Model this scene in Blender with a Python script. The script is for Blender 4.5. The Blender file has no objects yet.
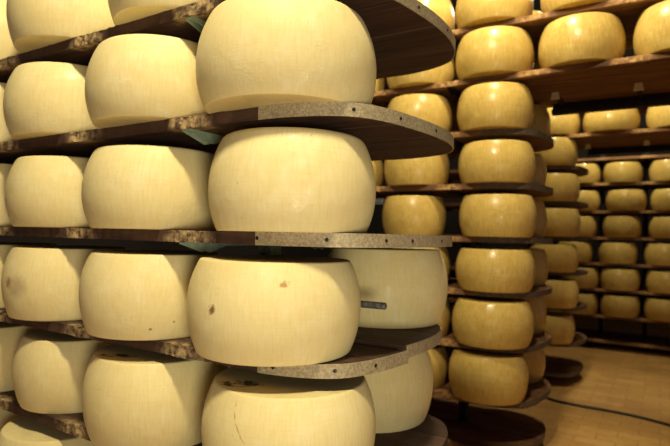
import bpy, bmesh, math, random
from mathutils import Vector, Matrix, noise as mnoise

S = bpy.context.scene
COL = S.collection
rnd = random.Random(7)
PI = math.pi

# ---------------------------------------------------------------- layout (metres)
EYE = 1.41                        # height of the eye-level shelf above the floor
P, V, H, W = 0.5092, 2.1736, 0.32976, 0.5543   # wheel pitch, rack pitch, shelf pitch, front-to-back row distance
T = 0.034                         # shelf thickness
SHIFT = {                         # small height differences of the shelves, rack by rack
    2: {-3: -.006, -2: .002, -1: .010, 0: .018, 1: .025, 2: .040, 3: .0, 4: .0},
    3: {-3: .020, -2: .025, -1: .028, 0: .032, 1: .038, 2: .066, 3: .062},
}
BASE = -1.285                     # the empty board near the floor


def lev_z(rack, lev):
    if lev == 'base':
        return EYE + BASE
    return EYE + lev * H + SHIFT.get(rack, {}).get(lev, 0.0)


# ---------------------------------------------------------------- node helpers
class NT:
    def __init__(s, name):
        s.m = bpy.data.materials.new(name)
        s.m.use_nodes = True
        s.t = s.m.node_tree
        s.b = s.t.nodes['Principled BSDF']

    def n(s, kind, **kw):
        nd = s.t.nodes.new(kind)
        for k, v in kw.items():
            if k.startswith('i_'):
                nd.inputs[int(k[2:])].default_value = v
            else:
                setattr(nd, k, v)
        return nd

    def l(s, a, b):
        s.t.links.new(a, b)

    def val(s, x, sock):
        if isinstance(x, (int, float)):
            sock.default_value = x
        elif isinstance(x, tuple):
            sock.default_value = x
        else:
            s.l(x, sock)

    def math(s, op, a, b=0.0, c=None, clamp=False):
        nd = s.n('ShaderNodeMath', operation=op, use_clamp=clamp)
        s.val(a, nd.inputs[0]); s.val(b, nd.inputs[1])
        if c is not None:
            s.val(c, nd.inputs[2])
        return nd.outputs[0]

    def mix(s, f, a, b, mode='MIX'):
        nd = s.n('ShaderNodeMix', data_type='RGBA', blend_type=mode)
        s.val(f, nd.inputs[0]); s.val(a, nd.inputs[6]); s.val(b, nd.inputs[7])
        return nd.outputs[2]

    def noise(s, vec, scale, detail=3.0, rough=.58, spec=.2):
        nd = s.n('ShaderNodeTexNoise', noise_dimensions='3D')
        s.l(vec, nd.inputs['Vector'])
        nd.inputs['Scale'].default_value = scale
        nd.inputs['Detail'].default_value = detail
        nd.inputs['Roughness'].default_value = rough
        return nd.outputs[0]

    def ramp(s, f, lo, hi):
        nd = s.n('ShaderNodeMapRange', clamp=True)
        s.l(f, nd.inputs[0])
        nd.inputs[1].default_value = lo; nd.inputs[2].default_value = hi
        return nd.outputs[0]

    def scalevec(s, vec, sc, off=None):
        nd = s.n('ShaderNodeMapping')
        s.l(vec, nd.inputs[0])
        nd.inputs[3].default_value = sc
        if off is not None:
            nd.inputs[1].default_value = off
        return nd.outputs[0]


def rgb(r, g, b):
    f = lambda c: ((c / 255 + .055) / 1.055) ** 2.4 if c > 10 else c / 255 / 12.92
    return (f(r), f(g), f(b), 1.0)


def cheese_material(name, base, dark, pale, streak, spots=(), stamp=None, crack=None, rough=.42, spec=.35):
    k = NT(name)
    tc = k.n('ShaderNodeTexCoord')
    oi = k.n('ShaderNodeObjectInfo')
    off = k.n('ShaderNodeCombineXYZ')
    r20 = k.math('MULTIPLY', oi.outputs['Random'], 37.0)
    k.l(r20, off.inputs[2]); k.l(r20, off.inputs[0])
    add = k.n('ShaderNodeVectorMath', operation='ADD')
    k.l(tc.outputs['Object'], add.inputs[0]); k.l(off.outputs[0], add.inputs[1])
    ov = add.outputs[0]
    uvn = k.n('ShaderNodeVectorMath', operation='ADD')
    k.l(tc.outputs['UV'], uvn.inputs[0]); k.l(off.outputs[0], uvn.inputs[1])
    uv = uvn.outputs[0]
    # broad mottling, then fine upright streaks of the cloth and the dotted rind
    m1 = k.ramp(k.noise(ov, 7.0, 4), .35, .7)
    col = k.mix(k.math('MULTIPLY', m1, .40), base, dark)
    m2 = k.ramp(k.noise(ov, 17.0, 3), .5, .78)
    col = k.mix(k.math('MULTIPLY', m2, .6), col, pale)
    st = k.noise(k.scalevec(uv, (230, 5, 1)), 1.0, 2)
    col = k.mix(k.math('MULTIPLY', k.ramp(st, .42, .8), streak), col, dark)
    hz = k.noise(k.scalevec(uv, (16, 55, 1)), 1.0, 2)
    col = k.mix(k.math('MULTIPLY', k.ramp(hz, .5, .85), streak * .7), col, dark)
    sp = k.noise(ov, 85.0, 1)
    col = k.mix(k.math('MULTIPLY', k.ramp(sp, .77, .84), .4), col, rgb(120, 88, 44))
    # raised dotted lettering bands: only relief
    sc = k.scalevec(uv, (190, 34, 1))
    vor = k.n('ShaderNodeTexVoronoi', feature='F1')
    k.l(sc, vor.inputs['Vector']); vor.inputs['Scale'].default_value = 1.0
    vor.inputs['Randomness'].default_value = .25
    dots = k.ramp(vor.outputs['Distance'], .45, .15)
    mask = k.ramp(k.noise(k.scalevec(uv, (42, 8, 1)), 1.0, 1), .52, .6)
    dm = k.math('MULTIPLY', dots, mask)
    sepuv = k.n('ShaderNodeSeparateXYZ'); k.l(tc.outputs['UV'], sepuv.inputs[0])
    U, VV = sepuv.outputs[0], sepuv.outputs[1]
    for (u0, v0, ru, rv, c, strength, amp) in spots:
        du = k.math('DIVIDE', k.math('SUBTRACT', U, u0), ru)
        dv = k.math('DIVIDE', k.math('SUBTRACT', VV, v0), rv)
        d = k.math('SQRT', k.math('ADD', k.math('MULTIPLY', du, du), k.math('MULTIPLY', dv, dv)))
        d = k.math('ADD', d, k.math('MULTIPLY', k.math('SUBTRACT', k.noise(tc.outputs['Object'], 75.0, 3), .5), amp))
        col = k.mix(k.math('MULTIPLY', k.ramp(d, 1.0, .35), strength), col, c)
    if crack:
        for (u0, v0, u1, v1) in crack:
            t = k.math('DIVIDE', k.math('SUBTRACT', VV, v0), v1 - v0, clamp=True)
            wob = k.math('MULTIPLY', k.math('SUBTRACT', k.noise(tc.outputs['Object'], 30.0, 3), .5), .010)
            uu = k.math('ADD', k.math('MULTIPLY', t, u1 - u0), k.math('ADD', wob, u0))
            dist = k.math('ABSOLUTE', k.math('SUBTRACT', U, uu))
            inr = k.math('MULTIPLY', k.math('GREATER_THAN', t, .001), k.math('LESS_THAN', t, .999))
            f = k.math('MULTIPLY', k.ramp(dist, .0022, .0006), inr)
            f = k.math('MULTIPLY', f, k.ramp(k.noise(tc.outputs['Object'], 55.0, 2), .4, .55))
            col = k.mix(k.math('MULTIPLY', f, .6), col, rgb(140, 96, 48))
    if stamp:
        sx, sy, ra, rb, rot = stamp
        so = k.n('ShaderNodeSeparateXYZ'); k.l(tc.outputs['Object'], so.inputs[0])
        X = k.math('SUBTRACT', so.outputs[0], sx); Y = k.math('SUBTRACT', so.outputs[1], sy)
        a = k.math('DIVIDE', k.math('ADD', k.math('MULTIPLY', X, math.cos(rot)), k.math('MULTIPLY', Y, math.sin(rot))), ra)
        b = k.math('DIVIDE', k.math('SUBTRACT', k.math('MULTIPLY', Y, math.cos(rot)), k.math('MULTIPLY', X, math.sin(rot))), rb)
        d = k.math('SQRT', k.math('ADD', k.math('MULTIPLY', a, a), k.math('MULTIPLY', b, b)))
        d = k.math('ADD', d, k.math('MULTIPLY', k.math('SUBTRACT', k.noise(tc.outputs['Object'], 60.0, 3), .5), 1.4))
        f = k.math('MULTIPLY', k.ramp(d, 1.0, .7), k.math('GREATER_THAN', so.outputs[2], .24))
        f = k.math('MULTIPLY', f, k.ramp(k.noise(tc.outputs['Object'], 48.0, 2), .38, .52))
        col = k.mix(k.math('MULTIPLY', f, .92), col, rgb(34, 62, 54))
    k.l(col, k.b.inputs['Base Color'])
    wax = k.ramp(k.noise(ov, 9.0, 3, .6), .56, .68)
    k.l(k.math('SUBTRACT', rough, k.math('MULTIPLY', wax, .22)), k.b.inputs['Roughness'])
    k.l(k.math('ADD', spec, k.math('MULTIPLY', wax, .25)), k.b.inputs['Specular IOR Level'])
    pits = k.math('MULTIPLY', k.noise(ov, 120.0, 2, .6), k.math('MULTIPLY', wax, 1.1))
    hgt = k.math('ADD', k.math('MULTIPLY', k.noise(ov, 60.0, 3), .5),
                 k.math('ADD', k.math('MULTIPLY', dm, .16), k.math('ADD', pits, k.math('MULTIPLY', st, .25))))
    bp = k.n('ShaderNodeBump'); bp.inputs['Strength'].default_value = .35; bp.inputs['Distance'].default_value = .0022
    k.l(hgt, bp.inputs['Height']); k.l(bp.outputs[0], k.b.inputs['Normal'])
    return k.m


def wood_material(name, base, dark, worn_or_lit, worn_or_lit_amt=0.6):
    k = NT(name)
    tc = k.n('ShaderNodeTexCoord')
    oi = k.n('ShaderNodeObjectInfo')
    add = k.n('ShaderNodeVectorMath', operation='ADD')
    off = k.n('ShaderNodeCombineXYZ'); k.l(k.math('MULTIPLY', oi.outputs['Random'], 23.0), off.inputs[2])
    k.l(tc.outputs['Object'], add.inputs[0]); k.l(off.outputs[0], add.inputs[1])
    ov = add.outputs[0]
    g = k.noise(k.scalevec(ov, (3.0, 42, 30)), 1.0, 4, .6)
    col = k.mix(k.ramp(g, .35, .7), dark, base)
    b = k.noise(ov, 5.0, 3)
    col = k.mix(k.math('MULTIPLY', k.ramp(b, .45, .75), .5), col, dark)
    # splintered, scuffed wood between the wheels along the outer edge; painted-in light on rear racks
    sep = k.n('ShaderNodeSeparateXYZ'); k.l(tc.outputs['Object'], sep.inputs[0])
    ph = k.math('MULTIPLY', sep.outputs[0], 2 * PI / P)
    w = k.ramp(k.math('ADD', k.math('MULTIPLY', k.math('COSINE', ph), -1.0), k.math('MULTIPLY', k.math('SUBTRACT', k.noise(ov, 9.0, 2), .5), 1.6)), .35, .95)
    ed = k.ramp(sep.outputs[1], -.085, -.125)
    sc = k.ramp(k.noise(ov, 38.0, 5, .7), .40, .66)
    f = k.math('MULTIPLY', k.math('MULTIPLY', w, ed), k.math('MULTIPLY', sc, worn_or_lit_amt))
    col = k.mix(f, col, worn_or_lit)
    k.l(col, k.b.inputs['Base Color'])
    k.b.inputs['Roughness'].default_value = .75
    k.b.inputs['Specular IOR Level'].default_value = .25
    bp = k.n('ShaderNodeBump'); bp.inputs['Strength'].default_value = .5; bp.inputs['Distance'].default_value = .004
    k.l(k.math('ADD', g, k.math('MULTIPLY', k.noise(ov, 60.0, 4, .7), .7)), bp.inputs['Height'])
    k.l(bp.outputs[0], k.b.inputs['Normal'])
    return k.m


def metal_material(name, base, dark, rough=.6, metallic=.35, scale=90.0):
    k = NT(name)
    tc = k.n('ShaderNodeTexCoord')
    n1 = k.noise(tc.outputs['Object'], scale, 4, .7)
    n2 = k.noise(tc.outputs['Object'], 14.0, 3)
    col = k.mix(k.ramp(n1, .38, .66), dark, base)
    col = k.mix(k.math('MULTIPLY', k.ramp(n2, .5, .75), .45), col, dark)
    k.l(col, k.b.inputs['Base Color'])
    k.b.inputs['Roughness'].default_value = rough
    k.b.inputs['Metallic'].default_value = metallic
    bp = k.n('ShaderNodeBump'); bp.inputs['Strength'].default_value = .25; bp.inputs['Distance'].default_value = .001
    k.l(n1, bp.inputs['Height']); k.l(bp.outputs[0], k.b.inputs['Normal'])
    return k.m


def floor_material():
    k = NT('brick_paving')
    tc = k.n('ShaderNodeTexCoord')
    br = k.n('ShaderNodeTexBrick')
    k.l(tc.outputs['Object'], br.inputs['Vector'])
    br.inputs['Scale'].default_value = 1.0
    br.inputs['Brick Width'].default_value = .26
    br.inputs['Row Height'].default_value = .13
    br.inputs['Mortar Size'].default_value = .004
    br.inputs['Mortar Smooth'].default_value = .4
    br.inputs['Bias'].default_value = -.1
    br.inputs['Color1'].default_value = rgb(206, 160, 92)
    br.inputs['Color2'].default_value = rgb(190, 142, 78)
    br.inputs['Mortar'].default_value = rgb(168, 124, 68)
    n1 = k.noise(tc.outputs['Object'], 2.2, 5, .6)
    n2 = k.noise(tc.outputs['Object'], 26.0, 4, .65)
    col = k.mix(k.math('MULTIPLY', k.ramp(n1, .4, .7), .55), br.outputs['Color'], rgb(156, 106, 52))
    col = k.mix(k.math('MULTIPLY', k.ramp(n2, .54, .72), .35), col, rgb(120, 80, 40))
    k.l(col, k.b.inputs['Base Color'])
    k.b.inputs['Roughness'].default_value = .6
    bp = k.n('ShaderNodeBump'); bp.inputs['Strength'].default_value = .4; bp.inputs['Distance'].default_value = .004
    k.l(k.math('SUBTRACT', k.math('MULTIPLY', n2, .4), br.outputs['Fac']), bp.inputs['Height'])
    k.l(bp.outputs[0], k.b.inputs['Normal'])
    return k.m


def plaster_material():
    k = NT('dim_plaster')
    tc = k.n('ShaderNodeTexCoord')
    n1 = k.noise(tc.outputs['Object'], 2.0, 5)
    k.l(k.mix(k.ramp(n1, .35, .7), rgb(36, 28, 27), rgb(28, 22, 22)), k.b.inputs['Base Color'])
    k.b.inputs['Roughness'].default_value = .9
    return k.m


M_WOOD = wood_material('stained_shelf_wood', rgb(90, 66, 52), rgb(62, 43, 36), rgb(222, 192, 138), 1.0)
M_WOOD2 = wood_material('brown_shelf_wood', rgb(150, 108, 70), rgb(92, 64, 46), rgb(222, 176, 112), .9)  # pale edge patches paint in the lit board between the wheels
M_BAND = metal_material('galvanised_edge_strip', rgb(196, 182, 148), rgb(146, 130, 102), .6, .15, 150.0)
M_BAND2 = metal_material('dull_edge_strip', rgb(120, 104, 84), rgb(70, 58, 48), .65, .25)
M_SCREW = metal_material('dark_screw_metal', rgb(62, 52, 44), rgb(30, 25, 22), .5, .6)
M_GREEN = metal_material('green_painted_steel', rgb(156, 172, 148), rgb(122, 142, 122), .55, 0.0, 30.0)
M_BEAM = metal_material('dark_steel_beam', rgb(46, 38, 36), rgb(30, 25, 26), .7, .2, 30.0)
M_ROD = metal_material('grey_steel_rod', rgb(140, 142, 140), rgb(92, 94, 94), .38, .25, 60.0)
M_BLOCK = metal_material('pale_block_finish', rgb(240, 228, 190), rgb(226, 210, 165), .5, 0.0, 30.0)
M_CABLE = metal_material('black_cable_rubber', rgb(26, 24, 26), rgb(16, 15, 17), .5, 0.0, 30.0)
M_FLOOR = floor_material()
M_WALL = plaster_material()

NEAR_C = dict(base=rgb(240, 225, 168), dark=rgb(226, 202, 134), pale=rgb(247, 236, 194), streak=.52, rough=.58, spec=.2)
GOLD_C = dict(base=rgb(214, 184, 104), dark=rgb(176, 138, 64), pale=rgb(226, 202, 128), streak=.7)
M_CREAM = cheese_material('cream_rind', **NEAR_C)  # paler rind tone, used on the nearest rack
M_GOLD = cheese_material('golden_rind', rough=.30, **GOLD_C)  # deeper yellow rind tone, used on the racks behind


# ---------------------------------------------------------------- mesh helpers
def link(name, bm, mat, parent=None, smooth=False):
    me = bpy.data.meshes.new(name)
    bmesh.ops.recalc_face_normals(bm, faces=bm.faces)
    bm.to_mesh(me); bm.free()
    if smooth:
        for p in me.polygons:
            p.use_smooth = True
    me.materials.append(mat)
    o = bpy.data.objects.new(name, me)
    COL.objects.link(o)
    if parent:
        o.parent = parent
    return o


def tag(o, label=None, cat=None, group=None, kind=None):
    if label: o['label'] = label
    if cat: o['category'] = cat
    if group: o['group'] = group
    if kind: o['kind'] = kind
    return o


def box(bm, x0, x1, y0, y1, z0, z1):
    v = [bm.verts.new(c) for c in ((x0, y0, z0), (x1, y0, z0), (x1, y1, z0), (x0, y1, z0),
                                    (x0, y0, z1), (x1, y0, z1), (x1, y1, z1), (x0, y1, z1))]
    for f in ((0, 3, 2, 1), (4, 5, 6, 7), (0, 1, 5, 4), (1, 2, 6, 5), (2, 3, 7, 6), (3, 0, 4, 7)):
        bm.faces.new([v[i] for i in f])
    return v


def prism(bm, pts, z0, z1):
    lo = [bm.verts.new((x, y, z0)) for x, y in pts]
    hi = [bm.verts.new((x, y, z1)) for x, y in pts]
    n = len(pts)
    bm.faces.new(lo[::-1]); bm.faces.new(hi)
    for i in range(n):
        bm.faces.new((lo[i], lo[(i + 1) % n], hi[(i + 1) % n], hi[i]))


def rod(bm, a, b, r, seg=14):
    a, b = Vector(a), Vector(b)
    d = (b - a).normalized()
    s = d.cross(Vector((0, 0, 1)) if abs(d.z) < .9 else Vector((1, 0, 0))).normalized()
    t = d.cross(s)
    rings = []
    for (c, rr) in ((a, r * .82), (a + d * r * .2, r), (b - d * r * .2, r), (b, r * .82)):
        rings.append([bm.verts.new(c + (s * math.cos(k * 2 * PI / seg) + t * math.sin(k * 2 * PI / seg)) * rr) for k in range(seg)])
    for q in range(3):
        for k in range(seg):
            bm.faces.new((rings[q][k], rings[q][(k + 1) % seg], rings[q + 1][(k + 1) % seg], rings[q + 1][k]))
    bm.faces.new(rings[0][::-1]); bm.faces.new(rings[3])


# ---------------------------------------------------------------- cheese wheels
def wheel_mesh(name, prof, seg=96):
    """prof: (radius, z) from the bottom rim to the top rim; a lathe with a slightly dished top."""
    bm = bmesh.new()
    uvl = bm.loops.layers.uv.new('UVMap')
    pts = list(prof)
    rings = []
    for (r, z) in pts:
        ring = []
        for k in range(seg):
            a = 2 * PI * k / seg
            wob = 1 + .0035 * mnoise.noise(Vector((math.cos(a) * 1.7, math.sin(a) * 1.7, z * 9 + len(name))))
            ring.append(bm.verts.new((r * wob * math.cos(a), r * wob * math.sin(a), z)))
        rings.append(ring)
    zmax = pts[-1][1]
    for j in range(len(rings) - 1):
        for k in range(seg):
            f = bm.faces.new((rings[j][k], rings[j][(k + 1) % seg], rings[j + 1][(k + 1) % seg], rings[j + 1][k]))
            for lp, (uu, vv) in zip(f.loops, ((k, j), (k + 1, j), (k + 1, j + 1), (k, j + 1))):
                lp[uvl].uv = (uu / seg, pts[vv][1] / zmax)
    def cap(ring, zc, flip):
        r0 = [v.co.copy() for v in ring]
        prev = ring
        for q in (.75, .4):
            cur = [bm.verts.new((c.x * q, c.y * q, c.z + (zc - c.z) * (1 - q))) for c in r0]
            for k in range(seg):
                vs = (prev[k], prev[(k + 1) % seg], cur[(k + 1) % seg], cur[k])
                f = bm.faces.new(vs[::-1] if flip else vs)
                for lp in f.loops:
                    lp[uvl].uv = (.5 + lp.vert.co.x * .3, 1.0)
            prev = cur
        f = bm.faces.new(prev[::-1] if flip else prev)
        for lp in f.loops:
            lp[uvl].uv = (.5, 1.0)
    cap(rings[-1], zmax - .002, False)
    cap(rings[0], .001, True)
    me = bpy.data.meshes.new(name)
    bmesh.ops.recalc_face_normals(bm, faces=bm.faces)
    bm.to_mesh(me); bm.free()
    for p in me.polygons:
        p.use_smooth = True
    return me


Rn, Hn = .23, .26
def prof(bot, top, fb, ft, skew=0.0, power=2.1):
    """bulging side between a bottom rim (bot*R) and a top rim (top*R); rims rounded with radii fb, ft (metres)"""
    def side(z):
        t = z / Hn
        c = .5 + skew
        q = (t - c) / (c if t < c else 1 - c)
        end = bot if t < c else top
        return (end + (1 - end) * (1 - abs(q) ** power)) * Rn
    def fit_end(f, top_end):
        z1 = f
        for _ in range(30):
            zz = Hn - z1 if top_end else z1
            m = (side(zz + 1e-4) - side(zz - 1e-4)) / 2e-4
            a0 = math.atan(-m if top_end else m)
            z1 = f - f * math.sin(a0)
        r1 = side(zz)
        return z1, a0, r1
    zb, ab, rb = fit_end(fb, False)
    zt, at, rt = fit_end(ft, True)
    out = []
    for k in range(7):
        a = PI / 2 + (ab - PI / 2) * k / 6
        out.append((rb - fb * math.cos(ab) + fb * math.cos(a), fb - fb * math.sin(a)))
    n = 28
    for k in range(1, n):
        z = zb + (Hn - zt - zb) * k / n
        out.append((side(z), z))
    for k in range(10):
        a = at + (PI / 2 - at) * k / 9
        out.append((rt - ft * math.cos(at) + ft * math.cos(a), Hn - ft + ft * math.sin(a)))
    return out

MESHES = {
    'crisp': wheel_mesh('barrel_wheel', prof(.885, .865, .006, .009)),
    'soft': wheel_mesh('soft_topped_wheel', prof(.89, .83, .006, .030, -.06)),
    'full': wheel_mesh('full_wheel', prof(.875, .845, .008, .018, -.03)),
}
FIT = {(0,0,0,1):(.008,-.021,.25,.262),(0,1,0,1):(.007,-.024,.233,.251),(0,2,0,1):(-.018,.001,.231,.254),
 (0,0,0,0):(.018,.005,.234,.263),(0,1,0,0):(-.018,-.009,.232,.253),(0,2,0,0):(-.002,.008,.23,.252),
 (0,0,0,-1):(-.027,-.007,.243,.254),(0,1,0,-1):(-.022,-.005,.232,.254),(0,2,0,-1):(-.028,.018,.229,.255),
 (0,0,0,-2):(.032,-.005,.238,.26),(0,1,0,-2):(0,.001,.231,.262),(0,2,0,-2):(-.006,.054,.226,.255),
 (0,0,1,-1):(.026,.031,.232,.266),(0,0,1,-2):(-.007,-.01,.231,.262),
 (1,0,0,3):(-.003,-.013,.239,.275),(1,0,0,2):(.003,-.007,.233,.27),(1,0,0,1):(.015,.003,.234,.254),
 (1,0,0,0):(.026,.004,.234,.257),(1,0,0,-1):(.017,-.003,.24,.255),(1,0,0,-2):(.011,-.021,.246,.270),
 (1,0,0,-3):(-.011,-.022,.24,.274),(1,1,0,2):(-.002,-.009,.225,.262),(1,1,0,1):(-.015,.003,.221,.262),
 (1,-1,0,3):(-.013,.002,.233,.265),(1,-2,0,3):(-.023,.016,.231,.262),(2,0,0,0):(.019,.001,.232,.265),
 (2,0,0,-1):(.006,.002,.231,.259),(2,0,0,-2):(.01,.002,.232,.258),(2,0,0,-3):(-.017,-.003,.23,.257),
 (2,0,0,1):(.008,-.002,.232,.262),(2,-1,0,3):(-.01,.002,.239,.232),(0,1,0,2):(.048,.006,.23,.262),
 (0,2,0,2):(.01,-.012,.232,.262),(1,1,0,0):(-.03,.004,.217,.26),(1,0,0,4):(-.014,-.001,.238,.262),
 (1,-1,0,4):(-.01,.013,.23,.262),(1,1,0,4):(.004,-.027,.232,.262),(3,0,0,0):(-.034,-.002,.229,.262),
 (3,0,0,-1):(-.08,-.004,.227,.262),(3,-1,0,2):(-.028,0,.226,.25),(3,-1,0,0):(-.032,.001,.224,.262),
 (3,-1,0,-1):(-.077,0,.227,.261),(3,-1,0,-2):(-.048,.003,.229,.262),(3,-1,0,-3):(-.045,.003,.228,.26),
 (3,-2,0,2):(-.015,0,.232,.255),(3,-2,0,0):(-.018,.001,.232,.254),(3,-2,0,-1):(-.062,.001,.234,.262),
 (3,-2,0,-2):(-.042,.003,.233,.257),(3,-2,0,-3):(-.058,.005,.233,.253)}
CAM = Vector((.9078, -1.2161, EYE - .0015))


def wheel_pos(key):
    r, i, row, lev = key
    dx, dy, R, HH = FIT.get(key) or (rnd.uniform(-.015, .015), rnd.uniform(-.012, .012), rnd.uniform(.226, .233), rnd.uniform(.252, .262))
    dz = 0.0
    if r == 0 and lev == -1:                    # the fourth shelf of the nearest rack: front boards sag, rear ones sit higher
        dz = 0.0 if row == 0 else .0130
    return Vector((-i * P + dx, r * V + row * W + dy, lev_z(r, lev) + dz)), R, HH


def facing_u(pos, deg):
    a = math.atan2(CAM.y - pos.y, CAM.x - pos.x) + math.radians(deg)
    return (a / (2 * PI)) % 1.0


PLACED = {}
def wheel(key, mat, shape, label, group):
    pos, R, HH = wheel_pos(key)
    me = MESHES[shape]
    mk = (shape, mat.name)
    if mk not in PLACED:
        m2 = me.copy(); m2.materials.append(mat)
        PLACED[mk] = m2
    o = bpy.data.objects.new('cheese_wheel', PLACED[mk])
    COL.objects.link(o)
    o.location = pos
    o.scale = (R / Rn, R / Rn, HH / Hn)
    if 'special' not in mat.name:
        o.rotation_euler.z = 0.0
    return tag(o, label, 'cheese', group)


# wheels of the nearest rack with marks of their own
BROWN = rgb(120, 70, 26)
pC0, _, _ = wheel_pos((0, 0, 0, -1))
M_C0 = cheese_material('special_rind_brown_spots', **NEAR_C, spots=[
    (facing_u(pC0, -40), .53, .0105, .055, BROWN, .9, 2.4), (facing_u(pC0, 5), .80, .010, .04, rgb(170, 120, 60), .75, 2.6)])
pC2, _, _ = wheel_pos((0, 2, 0, -1))
M_C2 = cheese_material('special_rind_grey_smudge', **NEAR_C, spots=[
    (facing_u(pC2, -48), .47, .040, .20, rgb(172, 146, 108), .55, .6), (facing_u(pC2, -60), .52, .016, .10, rgb(140, 96, 56), .7, 1.6)])
pD0, _, _ = wheel_pos((0, 0, 0, -2))
M_D0 = cheese_material('special_rind_cracked', **NEAR_C, stamp=(-.06, -.128, .062, .034, .55), crack=[
    (facing_u(pD0, -38), .96, facing_u(pD0, -36), .78), (facing_u(pD0, -36), .78, facing_u(pD0, -24), .55)])
pD1, _, _ = wheel_pos((0, 1, 0, -2))
M_D1 = cheese_material('special_rind_stamped', **NEAR_C, stamp=(-.035, -.135, .065, .026, .35))
pC1, _, _ = wheel_pos((0, 1, 0, -1))
M_C1 = cheese_material('special_rind_pitted', **NEAR_C, spots=[
    (facing_u(pC1, -3), .14, .004, .018, rgb(110, 76, 40), .8, 1.5), (facing_u(pC1, 14), .22, .003, .014, rgb(120, 84, 44), .7, 1.5)])

SH0 = {2: 'topmost visible shelf', 1: 'second shelf down', 0: 'third, eye-level shelf', -1: 'fourth shelf down', -2: 'fifth shelf down', -3: 'lowest visible shelf'}
COL0 = {0: 'at the corner end of', 1: 'second from the corner on', 2: 'third from the corner on', 3: 'fourth, cut by left photo edge, on'}
G0 = 'cream cheese wheels on the nearest rack'
near = [(0, l) for l in (1, 0, -1, -2)] + [(1, l) for l in (2, 1, 0, -1, -2)] + [(2, l) for l in (2, 1, 0, -1, -2, -3)] + [(3, l) for l in (2, 1, 0, -1, -2, -3)]
SPECIAL = {(0, -1): (M_C0, 'cream cheese wheel with two brown stains, front corner of nearest rack, fourth shelf down'),
           (2, -1): (M_C2, 'cream cheese wheel with a brown-grey smudge, third from corner, nearest rack, fourth shelf'),
           (0, -2): (M_D0, 'cracked cream cheese wheel with dark green stamp, bottom corner of the nearest rack'),
           (1, -2): (M_D1, 'cream cheese wheel with dark green stamp on top, second from corner, fifth shelf'),
           (1, -1): (M_C1, 'cream cheese wheel with tiny pits near its base, second from corner, fourth shelf'),
           (0, 1): (M_CREAM, 'largest cream cheese wheel, at corner of nearest rack, second shelf down')}
SHAPE = {(0, 0): 'soft', (1, 1): 'soft', (0, 1): 'soft', (2, 0): 'full', (2, 1): 'full', (1, 0): 'full'}
for (i, l) in near:
    mat, lab = SPECIAL.get((i, l), (M_CREAM, 'cream cheese wheel ' + COL0[i] + ' nearest rack, ' + SH0[l]))
    wheel((0, i, 0, l), mat, SHAPE.get((i, l), 'crisp'), lab, G0)
wheel((0, 0, 1, -1), M_CREAM, 'crisp', 'cream cheese wheel behind the brown-stained one, beside the steel rod end', G0)
wheel((0, 0, 1, -2), M_CREAM, 'crisp', 'cream cheese wheel behind the cracked bottom corner wheel of nearest rack', G0)

ORD = {4: 'topmost row cut by photo edge', 3: 'second row down', 2: 'third row down', 1: 'fourth row down', 0: 'fifth row, eye level', -1: 'sixth row down', -2: 'seventh row down', -3: 'lowest row'}
G1 = 'golden cheese wheels on the second rack'
for l in range(-3, 5):
    wheel((1, 0, 0, l), M_GOLD, 'full' if l in (2, 3, 1, -2) else 'crisp', 'golden cheese wheel at front corner of second rack, ' + ORD[l], G1)
    wheel((1, 1, 0, l), M_GOLD, 'crisp' if l < 2 else 'full', 'golden cheese wheel just left of corner wheel, second rack, ' + ORD[l], G1)
    wheel((1, 0, 1, l), M_GOLD, 'crisp', 'shaded golden wheel right behind corner wheel, second rack, ' + ORD[l], G1)
for l in (1, 2, 3):
    wheel((1, 2, 0, l), M_GOLD, 'crisp', 'golden wheel sliver beside the cream wheels, second rack, ' + ORD[l], G1)
wheel((1, -1, 0, 3), M_GOLD, 'full', 'big golden cheese wheel over the passage, right of second-row corner wheel', G1)
wheel((1, -2, 0, 3), M_GOLD, 'full', 'big golden cheese wheel over the passage, cut by right photo edge', G1)
wheel((1, -1, 0, 4), M_GOLD, 'full', 'golden cheese wheel bottom showing at top photo edge, over the passage', G1)

ORD2 = {3: 'top row, level with the bridge', 2: 'second row down', 1: 'third row down', 0: 'fourth row, eye level', -1: 'fifth row down', -2: 'sixth row down', -3: 'lowest row'}
G2 = 'golden cheese wheels on the third rack'
for l in range(-3, 4):
    wheel((2, 0, 0, l), M_GOLD, 'crisp', 'golden cheese wheel at end of third rack, ' + ORD2[l], G2)
wheel((2, -1, 0, 3), M_GOLD, 'full', 'golden wheel on third rack bridge over passage, middle of three', G2)
wheel((2, -2, 0, 3), M_GOLD, 'full', 'golden wheel on third rack bridge over passage, at right photo edge', G2)

ORD3 = {2: 'top row', 1: 'second row', 0: 'third row, eye level', -1: 'fourth row', -2: 'fifth row', -3: 'bottom row'}
C3 = {0: 'half hidden golden wheel on far rack, left column, ', -1: 'small golden wheel on far rack, middle column, ', -2: 'small golden wheel on far rack, right-edge column, '}
G3 = 'golden cheese wheels on the far rack'
for i in (0, -1, -2):
    for l in range(-3, 3):
        wheel((3, i, 0, l), M_GOLD, 'crisp', C3[i] + ORD3[l], G3)

# ---------------------------------------------------------------- racks
OUT = [(0, -.13), (.1, -.12), (.2, -.085), (.26, -.03), (.295, .06), (.315, .17), (.327, .277), (.328, .384), (.318, .46),
       (.30, .53), (.262, .60), (.2, .645), (.1, .676), (0, .684)]
BACK = .684
FRONT = -.13


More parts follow.
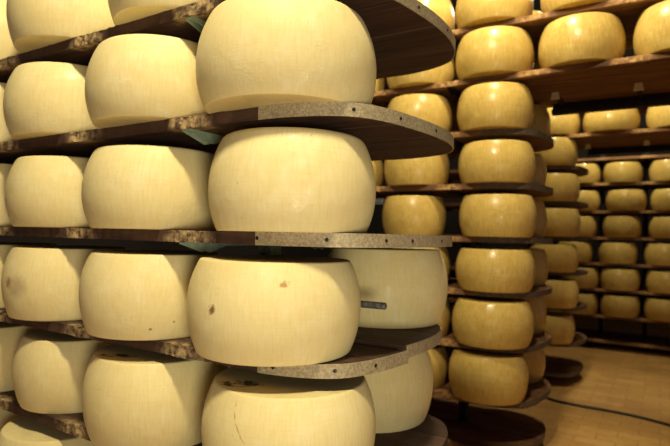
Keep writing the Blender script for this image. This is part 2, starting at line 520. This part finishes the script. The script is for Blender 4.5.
def outline(n=6):
    """smooth plan outline of a shelf end, front to back, as (x, y)"""
    pts = []
    m = len(OUT)
    for i in range(m - 1):
        p0 = OUT[max(i - 1, 0)]; p1 = OUT[i]; p2 = OUT[i + 1]; p3 = OUT[min(i + 2, m - 1)]
        for s in range(n):
            t = s / n
            pts.append(tuple(.5 * (2 * p1[c] + (p2[c] - p0[c]) * t + (2 * p0[c] - 5 * p1[c] + 4 * p2[c] - p3[c]) * t * t
                                   + (3 * p1[c] - p0[c] - 3 * p2[c] + p3[c]) * t ** 3) for c in (0, 1)))
    pts.append(OUT[-1])
    return pts


END = outline()
def end_x(y, dx=0.0):
    y = min(max(y, FRONT), BACK)
    for a, b in zip(END, END[1:]):
        if a[1] <= y <= b[1] + 1e-9 and b[1] > a[1]:
            return a[0] + (b[0] - a[0]) * (y - a[1]) / (b[1] - a[1]) + dx
    return END[-1][0] + dx


def board_bm(x0, ya, yb, z, xr=None, dx=0.0, rough=False, seed=0, bevel=.003):
    """one plank between depths ya and yb; right end follows the rounded rack end, or is cut square at xr"""
    pts = []
    if xr is None:
        N = 14
        ys = [ya + (yb - ya) * k / N for k in range(N + 1)]
        if ya <= FRONT + 1e-6 or yb >= BACK - 1e-6:
            ys = sorted(set([ya, yb] + [p[1] for p in END if ya < p[1] < yb]))
        right = [(end_x(y, dx), y) for y in ys]
    else:
        right = [(xr, ya), (xr, yb)]
    bm = bmesh.new()
    fr = []
    if rough and ya <= FRONT + 1e-6:
        nn = int((right[0][0] - x0) / .012)
        for k in range(1, nn):
            x = x0 + (right[0][0] - x0) * k / nn
            w = .5 - .5 * math.cos(2 * PI * x / P)
            d = (.004 + .008 * w) * mnoise.noise(Vector((x * 30, seed * 3.1, 0))) - .010 * w * abs(mnoise.noise(Vector((x * 11, seed * 7.7, 4))))
            fr.append((x, ya - d * .8 - .004 * w))
    pts = [(x0, ya)] + fr + right + [(x0, yb)]
    prism(bm, pts, z - T, z)
    if bevel:
        es = [e for e in bm.edges if abs(e.verts[0].co.z - e.verts[1].co.z) < 1e-6]
        bmesh.ops.bevel(bm, geom=es, offset=bevel, segments=1, affect='EDGES')
    return bm


def make_shelf(root, z, x0, mat, bandmat, name='shelf_board', xr=None, edx=0.0, split=False, seed=0, rough=False, screws=(), planks=4):
    """one shelf of planks laid side by side, with a metal strip round its end; returns the shelf"""
    ys = [FRONT + (BACK - FRONT) * k / planks for k in range(planks + 1)]
    if split:
        ys = [FRONT, .04, .20, .44, BACK]
    bm = bmesh.new()
    for k in range(planks):
        a = ys[k] + (.0 if k == 0 else .002); b = ys[k + 1] - (.0 if k == planks - 1 else .002)
        dx, dz = edx, rnd.uniform(-.0012, 0)
        if split:
            dx, dz = (-.028, -.001) if k < 2 else (-.030, .0125)
        b2 = board_bm(x0, a, b, z + dz, xr, dx, rough, seed + k)
        me = bpy.data.meshes.new('t'); b2.to_mesh(me); b2.free(); bm.from_mesh(me); bpy.data.meshes.remove(me)
    shelf = link(name, bm, mat, root)
    if xr is None and bandmat:
        bnd = bmesh.new()
        segs = [[(p[0] + edx, p[1]) for p in END]] if not split else [[(p[0] - .028, p[1]) for p in END if p[1] <= ys[2] - .002 and p[0] > .027] + [(end_x(ys[2] - .002) - .028, ys[2] - .002)], [(end_x(ys[2] + .002) - .032, ys[2] + .002)] + [(p[0] - .032, p[1]) for p in END if p[1] >= ys[2] + .002]]
        for q, sg in enumerate(segs):
            inner, outer = [], []
            for k, p in enumerate(sg):
                a = sg[max(k - 1, 0)]; b = sg[min(k + 1, len(sg) - 1)]
                nx, ny = (b[1] - a[1]), -(b[0] - a[0])
                L = math.hypot(nx, ny) or 1
                nx, ny = nx / L, ny / L
                inner.append((p[0] + nx * .0006, p[1] + ny * .0006)); outer.append((p[0] + nx * .0042, p[1] + ny * .0042))
            o = 0.0 if not split else (-.001 if q == 0 else .0125)
            if split and q == 0:
                inner.append((inner[-1][0] - .03, inner[-1][1])); outer.append((outer[-1][0] - .03, outer[-1][1] + .0035))
                inner[-2] = (inner[-2][0], inner[-2][1]); outer[-2] = (outer[-2][0], outer[-2][1] + .0035)
            prism_strip(bnd, inner, outer, z - T - .0015 + o, z + .0005 + o)
        link('edge_strip', bnd, bandmat, shelf)
        for s in screws:
            p, n = along(s)
            if split:
                p = (p[0] + (-.028 if p[1] <= ys[2] else -.032), p[1])
            sb = bmesh.new()
            c = Vector((p[0] + n[0] * .0042, p[1] + n[1] * .0042, z - T * .5))
            rod(sb, c - Vector((n[0], n[1], 0)) * .002, c + Vector((n[0], n[1], 0)) * .0016, .0052, 12)
            link('screw', sb, M_SCREW, shelf)
    return shelf


def prism_strip(bm, inner, outer, z0, z1):
    n = len(inner)
    g = [[bm.verts.new((p[0], p[1], z)) for p in L] for L in (inner, outer) for z in (z0, z1)]
    il, ih, ol, oh = g
    for k in range(n - 1):
        bm.faces.new((ol[k], ol[k + 1], oh[k + 1], oh[k]))
        bm.faces.new((il[k + 1], il[k], ih[k], ih[k + 1]))
        bm.faces.new((oh[k], oh[k + 1], ih[k + 1], ih[k]))
        bm.faces.new((il[k], il[k + 1], ol[k + 1], ol[k]))
    bm.faces.new((il[0], ol[0], oh[0], ih[0])); bm.faces.new((ol[-1], il[-1], ih[-1], oh[-1]))


def along(s):
    """point and outward normal at arc length s round the shelf end"""
    if s < 0:
        return (s, FRONT), (0, -1)
    acc = 0
    for a, b in zip(END, END[1:]):
        L = math.hypot(b[0] - a[0], b[1] - a[1])
        if acc + L >= s:
            t = (s - acc) / L
            n = ((b[1] - a[1]) / L, -(b[0] - a[0]) / L)
            return (a[0] + (b[0] - a[0]) * t, a[1] + (b[1] - a[1]) * t), n
        acc += L
    return END[-1], (0, 1)


def bracket_bm(x, z, front=True):
    """a steel arm that is deep at the upright and tapers to the outer edge of the shelf"""
    bm = bmesh.new()
    yc = W / 2
    y0, y1 = (yc - .03, FRONT + .004) if front else (yc + .03, BACK - .004)
    zt = z - T - .0005
    yk = y1 + (.09 if front else -.09)
    for sx in (-.018, .014):
        prof2 = [(y0, zt), (y1, zt), (y1, zt - .006), (yk, zt - .032), (yk + (.07 if front else -.07), zt - .012), (y0, zt - .012)]
        A = [bm.verts.new((x + sx, yy, zz)) for yy, zz in prof2]
        B = [bm.verts.new((x + sx + .004, yy, zz)) for yy, zz in prof2]
        bm.faces.new(A); bm.faces.new(B[::-1])
        for q in range(6):
            bm.faces.new((A[q], B[q], B[(q + 1) % 6], A[(q + 1) % 6]))
    ya, yb = min(y0, y1), max(y0, y1)
    box(bm, x - .014, x + .014, ya, yb, zt - .004, zt)
    return bm


def make_rack(idx, label, levels, x0, bridges=(), bridge_x=0.0, uprights=(), arms_per=None, block_levels=(), wood=M_WOOD2, band=M_BAND2, rough=False, screws={}, split=(), ztop=0.0, rods={}, steel=None, edx=0.0, plain=()):
    root = bpy.data.objects.new('storage_rack', None)
    COL.objects.link(root)
    root.location = (0, idx * V, 0)
    tag(root, label, 'rack', 'cheese storage racks')
    for q, l in enumerate(levels):
        z = lev_z(idx, l)
        br = l in bridges
        make_shelf(root, z, x0, wood, None if l in plain else band, xr=bridge_x if br else None, edx=edx - (.03 if l == 'base' else 0) if edx else 0.0, split=l in split, seed=idx * 31 + q * 5, rough=rough, screws=screws.get(l, ()))
        for x in uprights:
            link('bracket', bracket_bm(x, z, True), steel, root)
            link('bracket', bracket_bm(x, z, False), steel, root)
        if br:
            x = P / 2
            while idx < 3 and x < bridge_x - .1:
                xb = x + (.055 if idx == 1 and x < .5 else .02)
                hb = bmesh.new(); box(hb, xb - .012, xb + .012, .32, BACK - .02, z - T - .022, z - T)
                b = link('bracket', hb, steel, root)
                if l in block_levels:
                    cb = bmesh.new()
                    v = box(cb, xb - .028, xb + .028, .306, .32, z - T - .047, z - T - .001)  # small pale block under the bridge shelf, narrower at the top
                    for w in v[4:]:
                        w.co.x = xb + (w.co.x - xb) * .7
                    link('pale_block', cb, M_BLOCK, b)
                x += P
            if l in block_levels:
                bb = bmesh.new()
                box(bb, .24, bridge_x, .60, .66, z - T - (.08 if idx == 1 else .07), z - T - .0455)
                box(bb, .24, bridge_x, .64, .66, z - T - .0455, z - T - .0005)
                link('bridge_beam', bb, steel, root)
        if l in rods:
            dzr, rod_x = rods[l]
            rb = bmesh.new()
            rod(rb, (x0 + .05, .205, z + dzr), (rod_x, .205, z + dzr), .0105)
            link('stop_rod', rb, M_ROD, root)
    for x in uprights:
        ub = bmesh.new()
        for sx in (-.026, .018):
            box(ub, x + sx, x + sx + .008, W / 2 - .03, W / 2 + .03, 0, ztop)
        box(ub, x - .018, x + .018, W / 2 - .004, W / 2 + .004, 0, ztop)
        box(ub, x - .06, x + .06, W / 2 - .09, W / 2 + .09, 0, .008)
        link('upright', ub, steel, root)
    return root


HALF = -P / 2
make_rack(0, 'nearest rack of dark wooden shelves with riveted metal edge strip around its end', [2, 1, 0, -1, -2, -3, 'base'], -2.6,
          uprights=(HALF - .02, HALF - 4 * P - .02), wood=M_WOOD, band=M_BAND, rough=True, split=(-1,), ztop=EYE + 2 * H + .33, steel=M_GREEN,
          plain=(-2, -3, 'base'), rods={0: (.098, .205), -1: (.118, .218)},
          screws={1: (.26, .42, .62), 0: (.006, .20, .37, .49, .68), -1: (.09, .25, .375, .53), 2: (.5, .7)})
make_rack(1, 'second rack of golden wheels, its upper shelves bridging the passage', [4, 3, 2, 1, 0, -1, -2, -3, 'base'], -2.0,
          bridges=(4, 3), bridge_x=2.1, block_levels=(3,), uprights=(HALF, HALF - 2 * P), ztop=EYE + 4 * H + .33, steel=M_BEAM, edx=-.042)
make_rack(2, 'third rack further back, with one bridge shelf over the passage', [4, 3, 2, 1, 0, -1, -2, -3, 'base'], -1.6,
          bridges=(4, 3), bridge_x=2.3, block_levels=(3,), uprights=(HALF, HALF - 2 * P), ztop=EYE + 4 * H + .33, steel=M_BEAM, edx=-.06)
make_rack(3, 'far rack across the back of the store, small golden wheels in rows', [3, 2, 1, 0, -1, -2, -3, 'base'], -1.3,
          bridges=(3, 2, 1, 0, -1, -2, -3, 'base'), bridge_x=2.5, uprights=(HALF, HALF + P - .03, HALF + 2 * P - .03, HALF + 4 * P), ztop=EYE + 3 * H + .33, steel=M_BEAM)

# ---------------------------------------------------------------- floor cable
cu = bpy.data.curves.new('floor_cable', 'CURVE')
cu.dimensions = '3D'; cu.bevel_depth = .011; cu.bevel_resolution = 3
CABLE_PTS = []
FLEN = 532.61
yaw, pit, roll = .54978, .02021, .02117
fw = Vector((math.sin(-yaw) * math.cos(pit), math.cos(yaw) * math.cos(pit), math.sin(pit)))
r0 = Vector((math.cos(yaw), math.sin(yaw), 0)); u0 = r0.cross(fw)
cr = r0 * math.cos(roll) + u0 * math.sin(roll)
cuv = -r0 * math.sin(roll) + u0 * math.cos(roll)
CABLE_PTS = CABLE = [(-.55, 2.93), (-.1, 2.95), (.12, 2.95)]
sp = cu.splines.new('NURBS')
cu.materials.append(M_CABLE)
FLOORPTS = []
for (px, py) in ((540, 395), (552, 400), (575, 405), (605, 410), (640, 417), (670, 425), (700, 434)):
    d = fw * FLEN + cr * (px - 335) - cuv * (py - 223)
    t = (.011 - CAM.z) / d.z
    c = CAM + d * t
    FLOORPTS.append((c.x, c.y, .011))
first = Vector(FLOORPTS[0])
FLOORPTS = [(first.x - .55, first.y - .12, .011), (first.x - .25, first.y - .05, .011)] + FLOORPTS
sp.points.add(len(FLOORPTS) - 1)
for q, c in zip(sp.points, FLOORPTS):
    q.co = (*c, 1)
sp.order_u = 3; sp.use_endpoint_u = True
tmp = bpy.data.objects.new('tmp', cu)
COL.objects.link(tmp)
bpy.context.view_layer.update()
cme = bpy.data.meshes.new_from_object(tmp.evaluated_get(bpy.context.evaluated_depsgraph_get()))
bpy.data.objects.remove(tmp)
cable = bpy.data.objects.new('floor_cable', cme)
COL.objects.link(cable)
tag(cable, 'black cable running across the tan brick floor at the right', 'cable')

# ---------------------------------------------------------------- room
fb = bmesh.new(); box(fb, -4.5, 5.0, -2.6, 9.5, -.1, 0)
tag(link('floor', fb, M_FLOOR), kind='structure')
wb = bmesh.new(); box(wb, -4.5, 5.0, 9.4, 9.5, 0, 5.4)
tag(link('wall_back', wb, M_WALL), kind='structure')
wl = bmesh.new(); box(wl, -4.6, -4.5, -2.6, 9.5, 0, 5.4)
tag(link('wall_left', wl, M_WALL), kind='structure')

cb = bmesh.new(); box(cb, -4.5, 5.0, -2.6, 9.5, 5.4, 5.5)
tag(link('ceiling', cb, M_WALL), kind='structure')

# ---------------------------------------------------------------- light: warm lamps high over the aisles
def lamp(name, loc, power, col, size=.25, tgt=None):
    l = bpy.data.lights.new(name, 'SPOT' if tgt else 'POINT')
    l.energy = power; l.color = col
    if tgt:
        l.spot_size = math.radians(70); l.spot_blend = 1.0; l.shadow_soft_size = size
    else:
        l.shadow_soft_size = size
    o = bpy.data.objects.new(name, l)
    COL.objects.link(o)
    o.location = loc
    if tgt:
        o.rotation_euler = (Vector(tgt) - Vector(loc)).to_track_quat('-Z', 'Y').to_euler()
    return o


WARM = (1.0, .865, .55)
PALE = (1.0, .90, .66)
WARM2 = (1.0, .90, .58)
lamp('aisle_lamp', (.45, -1.00, EYE + 2.6), 335, WARM, .14)
lamp('passage_lamp', (1.65, -1.65, EYE - .36), 116, PALE, .30, (-.25, 0, EYE + .16))
lamp('aisle_lamp', (.20, V - .85, EYE + 2.25), 118, WARM2, .08)
lamp('aisle_lamp', (.30, 2 * V - .80, EYE + 2.2), 100, WARM2, .08)
lamp('aisle_lamp', (.40, 3 * V - .85, EYE + 2.2), 100, WARM2, .08)

wd = bpy.data.worlds.new('dim_store')
S.world = wd
wd.use_nodes = True
bg = wd.node_tree.nodes['Background']
bg.inputs[0].default_value = (.55, .44, .46, 1)
bg.inputs[1].default_value = .16

# ---------------------------------------------------------------- camera
cd = bpy.data.cameras.new('camera')
cam = bpy.data.objects.new('camera', cd)
COL.objects.link(cam)
Mx = Matrix.Identity(4)
for i in range(3):
    Mx[i][0] = cr[i]; Mx[i][1] = cuv[i]; Mx[i][2] = -fw[i]; Mx[i][3] = CAM[i]
cam.matrix_world = Mx
cd.sensor_width = 36
cd.lens = FLEN * 36 / 670
cd.clip_start = .02
cd.dof.use_dof = True
cd.dof.focus_distance = 1.35
cd.dof.aperture_fstop = 3.5
S.camera = cam

S.view_settings.view_transform = 'Standard'
S.view_settings.look = 'None'
S.view_settings.gamma = 1
S.view_settings.use_curve_mapping = False
S.view_settings.exposure = 0.12
